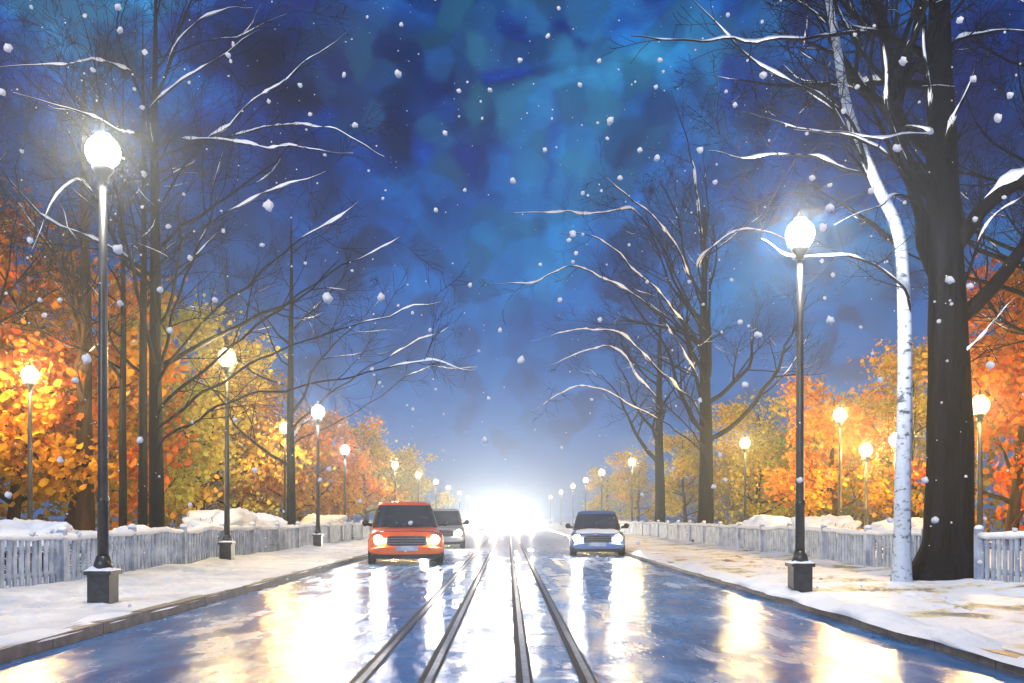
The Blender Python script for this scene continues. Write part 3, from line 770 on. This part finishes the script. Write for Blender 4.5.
bare_tree('bare_tree', -12.6, 21.0, 12.8, .15, 'dark twiggy bare tree at the left edge beside the park lamp', 23, [], limbs=17, reach=4.6, snowc=.15, maxl=4, first=.3)
bare_tree('bare_tree', 10.6, 18.2, 12.6, .19, 'dark bare tree close behind the right side of the biggest trunk', 24, [], limbs=17, reach=5.0, snowc=.2, maxl=4, first=.3)
left2=[([(300,420,33),(350,380,31),(400,350,30),(458,325,29)],.05,.7,1,6),
       ([(300,440,33),(360,410,31),(420,370,30),(478,369,29)],.04,.7,1,6)]
bare_tree('bare_tree', -8.1, 34.0, 12.5, .2, 'bare tree behind the left fence between the pale globe lamps', 18, left2, limbs=11, reach=6.0, dirs=[0,.5,-.5,3.1,1.5], snowc=.25, maxl=3, first=.25)

# leafy autumn trees
def leafy(seed, H=9.5, cw=3.4, nclump=46, per=105, low=1.0):
    rnd=random.Random(seed); T=Tree(seed)
    P=[Vector((.25*nz(i*.4,seed,1,1),.25*nz(i*.4,seed,1,2),H*.78*i/10-.15)) for i in range(11)]
    Q=[.19*(1-.8*i/10)*(1.4 if i==0 else 1) for i in range(11)]
    T.paths.append((P,Q,0))
    tips=[]
    for k in range(13):
        t=.18+.8*(k+rnd.random())/13; i=min(int(t*10),9); az=rnd.uniform(0,6.28)
        pts,_=T.limb(P[i],Vector((math.cos(az),math.sin(az),rnd.uniform(.2,.9))),Q[i]*.5,cw*rnd.uniform(.7,1.15)*(1.1-.55*t),1,2,up=.03,kids=(3,5))
    for pts,rad,l in T.paths:
        if l>=1: tips.append(pts[-1]); tips.append(pts[len(pts)//2])
    rnd.shuffle(tips)
    lv=MB()
    cl=[(p,rnd.uniform(.45,.95)) for p in tips[:nclump]]
    while len(cl)<nclump+14:
        a=rnd.uniform(0,6.28); rr=cw*.8*math.sqrt(rnd.random()); cl.append((Vector((rr*math.cos(a),rr*math.sin(a),rnd.uniform(low,H*.8))),rnd.uniform(.4,.8)))
    for c,cr in cl:
        ch=rnd.random()
        for k in range(per):
            d=Vector((rnd.gauss(0,1),rnd.gauss(0,1),rnd.gauss(0,.75)))*cr*.6
            p=c+d
            if p.z<.2: continue
            s=rnd.uniform(.05,.135); nrm=Vector((rnd.gauss(0,1),rnd.gauss(0,1),rnd.gauss(0,1)+.3)).normalized()
            a=nrm.orthogonal().normalized(); b=nrm.cross(a); b0=len(lv.v); m=6
            ph=rnd.uniform(0,6.28)
            for j in range(m):
                an=ph+2*math.pi*j/m; q=s*(1.25 if j==0 else rnd.uniform(.75,1.05)); lv.v.append(tuple(p+a*q*math.cos(an)+b*q*.8*math.sin(an)+nrm*s*.2*math.cos(2*an)))
            lv.face([b0+j for j in range(m)],False,max(.001,min(1,.5+(ch-.5)*.7+rnd.gauss(0,.14))))
    root=empty('autumn_tree')
    T.mesh(0,9,(9,6,4,3,3)).build('trunk',M['brown_bark'],root)
    lv.build('crown',M['leaf'],root,recalc=False)
    return root
protos=[leafy(101),leafy(102,H=10.2,cw=3.0),leafy(103,H=8.6,cw=3.8)]
ORG,RED,YEL,OLV,GLD,BRN=(.76,.25,.025,1),(.70,.17,.02,1),(.80,.56,.10,1),(.60,.52,.10,1),(.82,.48,.06,1),(.48,.25,.10,1)
LEAFY=[ # x, y, scale, rot, proto, colour, label
 (-12.6,26.5,1.15,.3,0,ORG,'orange-leaved tree around the park lamp at the far left'),
 (-15.5,24.5,1.25,2.1,1,RED,'deep red-orange tree at the far left edge behind the park lamp'),
 (-16.8,31,1.25,4.0,2,ORG,'orange tree standing behind the tallest lamp post'),
 (-13.2,33.5,1.1,1.2,1,OLV,'olive and yellow tree behind the lamp close to the left fence'),
 (-13.6,40,1.15,5.2,0,YEL,'yellowish tree right of the lamp close to the left fence'),
 (-11.3,47,.98,3.3,2,ORG,'orange tree around the glowing park lamp behind the left fence'),
 (-14.8,50,1.1,.8,1,BRN,'brownish tree behind the orange park lamp on the left'),
 (-10.8,58,.95,2.6,0,ORG,'orange tree between the two pale globe lamps left of the van'),
 (-11.0,70,1.0,4.4,1,GLD,'golden tree above the roof of the orange van'),
 (-10.8,84,1.0,.1,2,YEL,'yellow tree past the orange van where the lamps crowd together'),
 (-10.6,104,1.05,1.8,0,YEL,'last pale yellow tree of the left row in the glow'),
 (14.6,26,1.0,.5,1,RED,'red-leaved tree right of the big black trunk'),
 (17.2,27,1.05,3.0,0,RED,'red-orange tree at the far right edge'),
 (12.9,36,.88,2.2,2,ORG,'orange tree behind the big orange park lamp on the right'),
 (17.4,39,1.0,4.6,1,GLD,'golden tree behind the small lower park lamp'),
 (12.4,45,.85,1.0,0,YEL,'yellow tree around the yellow park lamp on the right'),
 (17.0,51,1.0,5.6,2,OLV,'olive tree rising behind the yellow park lamp'),
 (11.6,60,.8,3.8,1,YEL,'small yellow tree right of the second bare trunk'),
 (11.2,78,.85,.9,0,GLD,'golden tree behind the far lamp above the dark car'),
 (10.8,98,.85,2.9,2,YEL,'last yellow tree of the right row in the glow'),
]
used=set()
for (x,y,s,rz,pi_,c,lb) in LEAFY:
    o=protos[pi_] if pi_ not in used else copy_tree(protos[pi_]); used.add(pi_)
    o.location=(x,y,.1); o.scale=(s,s,s); o.rotation_euler.z=rz
    for ch in o.children:
        if ch.name.startswith('crown'): ch.color=c
    tag(o,lb,'tree','autumn trees in the park')

# far wood behind the park on both sides: reads as one mass
def wood(xf, seed, label, c):
    rnd=random.Random(seed); lv=MB()
    for k in range(330):
        y=rnd.uniform(22,150); x=xf(y)*rnd.uniform(1,1.35); h=rnd.uniform(.5,9.5); cr=rnd.uniform(.7,1.5); ch=rnd.random()
        for j in range(70):
            p=Vector((x+rnd.gauss(0,cr),y+rnd.gauss(0,cr),max(.2,h+rnd.gauss(0,cr*.7)))); s=rnd.uniform(.10,.22)
            nrm=Vector((rnd.gauss(0,1),rnd.gauss(0,1),rnd.gauss(0,1))).normalized(); a=nrm.orthogonal().normalized(); b=nrm.cross(a); b0=len(lv.v)
            for i in range(5):
                an=2*math.pi*i/5; q=s*rnd.uniform(.75,1.15); lv.v.append(tuple(p+a*q*math.cos(an)+b*q*math.sin(an)))
            lv.face([b0+i for i in range(5)],False,max(.001,min(1,.5+(ch-.5)*.8+rnd.gauss(0,.12))))
    o=lv.build('woods',M['leaf'],recalc=False); o.color=c; tag(o,label,'woods',kind='stuff'); return o
wood(lambda y:-(19+.05*y),201,'dense orange wood closing the park on the left',(.72,.34,.04,1))
wood(lambda y:(20+.05*y),202,'dense amber wood closing the park on the right',(.75,.38,.05,1))

# shrubs with snow behind the fences
def shrub(seed):
    rnd=random.Random(seed); tw=MB(); sn=MB()
    for k in range(170):
        az=rnd.uniform(0,6.28); d=Vector((math.cos(az)*rnd.uniform(.2,1),math.sin(az)*rnd.uniform(.2,1),rnd.uniform(.5,1.3))).normalized()
        pts=[Vector((rnd.gauss(0,.12),rnd.gauss(0,.12),-.05))]
        for i in range(5):
            d=(d+Vector((rnd.gauss(0,.2),rnd.gauss(0,.2),rnd.gauss(0,.15)-.07))).normalized(); pts.append(pts[-1]+d*.19)
        rad=[.014*(1-.14*i) for i in range(6)]; tw.tube(pts,rad,4)
    def dome(u,v):
        an=2*math.pi*u; el=(v*.5)*math.pi; d=Vector((math.cos(an)*math.cos(el),math.sin(an)*math.cos(el),math.sin(el)))
        k=.62*(1+.40*noise.noise(d*1.6+Vector((seed,0,0)))+.22*noise.noise(d*4.2+Vector((0,seed,0)))+.07*noise.noise(d*11))
        return (d.x*k*1.15,d.y*k*1.15,.46+d.z*k*.85)
    sn.grid(dome,40,16)
    root=empty('snowy_shrub'); t=tw.build('twigs',M['brown_bark'],root); sn.build('snow',M['snow'],root); return root
sp=[shrub(301),shrub(302)]; us=set()
SH=[(-7.9,15.2,1.0,'snow-laden shrub behind the left fence nearest the left edge'),
 (-7.8,18.4,.85,'snow-laden shrub behind the left fence right beside the tallest lamp post'),
 (-8.0,25.5,1.3,'wide snow-capped shrub behind the left fence beside the lamp close to it'),
 (-8.0,29.0,1.2,'rounded snowy shrub left of the pale globe lamp'),
 (-7.9,39.0,1.2,'small snowy shrub behind the left fence close to the orange van'),
 (8.6,19.5,1.0,'snowy shrub behind the right fence next to the big trunk'),
 (8.6,25.0,1.1,'snowy shrub behind the right fence in line with the tall lamp post'),
 (8.5,30.0,1.1,'snowy shrub behind the right fence nearest the second bare tree'),
 (8.9,12.6,1.0,'snowy shrub at the right edge behind the short fence')]
for i,(x,y,s,lb) in enumerate(SH):
    k=i%2; o=sp[k] if k not in us else copy_tree(sp[k]); us.add(k)
    o.location=(x,y,.15); o.scale=(s*1.2,s*1.2,s); o.rotation_euler.z=i*1.7; tag(o,lb,'shrub','snow-covered shrubs behind the fences')

# ------------------------------------------------------------------ falling snow
def flake_mesh(seed):
    bm=bmesh.new(); bmesh.ops.create_icosphere(bm,subdivisions=2,radius=1)
    for v in bm.verts: v.co*=1+.42*noise.noise(v.co*1.5+Vector((seed*5,0,0)))+.2*noise.noise(v.co*3.5+Vector((seed*5,3,0)))
    for f in bm.faces: f.smooth=True
    me=bpy.data.meshes.new('snowflake'); bm.to_mesh(me); bm.free(); me.materials.append(M['flake']); return me
fm=[flake_mesh(i) for i in range(4)]
rnd=random.Random(77)
SEEN=[(268,206,7),(327,298,7),(610,121,5),(398,74,5),(513,181,4),(120,30,3.5),(93,70,3),(8,48,5),(2,92,4),(118,7,4),(228,55,3.5),(144,174,4),(118,249,6),(87,359,6),(190,258,3.5),(120,303,4),(160,290,4),
 (381,297,5),(548,36,3),(573,234,4.5),(573,262,2.5),(640,150,3),(657,158,3.5),(620,178,3),(700,150,4),(763,75,4.5),(903,61,5),(857,87,3),(897,148,5),(973,79,4),(998,118,5),(830,208,5),(823,227,5),(871,191,3.5),(950,280,5),(970,286,4),(975,219,3.5),(833,275,3),
 (760,335,3),(740,322,3),(757,335,4),(812,178,4),(960,20,4),(735,105,3),(715,182,3),(830,185,3),(521,360,5),(436,210,3),(465,190,2.5),(445,133,3),(344,75,3),(355,125,3.5),(300,85,3),(262,245,3),(215,300,4),(75,380,4),(40,300,3),(8,495,4),(30,240,4),(60,300,3),
 (485,440,4),(560,300,3),(500,330,3),(470,285,3),(430,330,2.5),(600,320,3),(545,150,3),(490,90,3),(520,60,3),(580,85,3),(660,60,3),(800,480,4),(880,380,4),(925,480,4),(935,520,5),(990,365,5),(1010,95,4),(890,520,4),(720,455,3),(725,480,3),(745,385,4),(830,320,5),(700,400,3),(170,330,4),(235,420,3),(320,480,3),(140,440,4),(60,460,4),(190,505,3),(255,470,4)]
k=0
def flake(p,r):
    global k
    o=bpy.data.objects.new('snowflake',fm[k%4]); col.objects.link(o); o.location=p; o.scale=(r,r*rnd.uniform(.85,1.1),r*rnd.uniform(.8,1.05))
    o.rotation_euler=(rnd.uniform(0,6),rnd.uniform(0,6),rnd.uniform(0,6)); k+=1
    tag(o,'white snowflake drifting down through the night air','snowflake','falling snowflakes')
for (u,v,pr) in SEEN:
    Y=rnd.uniform(2.2,4.5); flake(at(u,v,Y),pr*.80*Y/F)
for i in range(190):
    Y=rnd.uniform(2.5,9); u=rnd.uniform(0,1024); v=rnd.uniform(0,620)
    p=at(u,v,Y)
    flake(p,rnd.choice((.9,1.2,1.5,1.8,2.4))*Y/F*rnd.uniform(.8,1.1))
ms=MB()
for i in range(1500):
    Y=rnd.uniform(6,40); p=at(rnd.uniform(-60,1084),rnd.uniform(-60,560),Y); r=rnd.uniform(.004,.011)
    b=len(ms.v)
    for q in ((1,0,0),(-1,0,0),(0,1,0),(0,-1,0),(0,0,1),(0,0,-1)): ms.v.append(tuple(p+Vector(q)*r*rnd.uniform(.8,1.2)))
    for f in ((0,2,4),(2,1,4),(1,3,4),(3,0,4),(2,0,5),(1,2,5),(3,1,5),(0,3,5)): ms.face([b+j for j in f],True)
tag(ms.build('snowfall',M['flake']),'fine snow falling all through the avenue','snowfall',kind='stuff')

# ------------------------------------------------------------------ haze
hz=MB(); hz.box(-140,140,-20,430,-1.06,14.6)
m,nt,out=mat('haze'); pv=N(nt,'ShaderNodeVolumePrincipled'); pv.inputs['Color'].default_value=(.72,.84,1,1); pv.inputs['Density'].default_value=.0025; pv.inputs['Anisotropy'].default_value=.78
nt.links.new(pv.outputs[0],out.inputs['Volume']); m.cycles.volume_sampling='EQUIANGULAR'; m.cycles.homogeneous_volume=True
ho=hz.build('haze',m,recalc=True); ho['kind']='stuff'; ho['label']='pale snowy night haze filling the avenue'; ho['category']='haze'

# ------------------------------------------------------------------ camera and render
cd=bpy.data.cameras.new('camera'); cam=bpy.data.objects.new('camera',cd); col.objects.link(cam); scene.camera=cam
cam.location=(0,0,EYE); cam.rotation_euler=(R(90),0,0)
cd.sensor_width=36; cd.lens=36*F/1024; cd.shift_x=(512-U0)/1024; cd.shift_y=(V0-341.5)/1024
cd.clip_start=.05; cd.clip_end=5000
vs=scene.view_settings; vs.view_transform='Standard'; vs.look='None'; vs.exposure=-.28; vs.gamma=1
cy=scene.cycles; cy.use_denoising=True
try: cy.denoiser='OPENIMAGEDENOISE'
except Exception: pass
cy.max_bounces=6; cy.diffuse_bounces=2; cy.glossy_bounces=3; cy.transmission_bounces=3; cy.volume_bounces=0; cy.transparent_max_bounces=6
cy.caustics_reflective=False; cy.caustics_refractive=False; cy.sample_clamp_indirect=12.0; cy.use_light_tree=True
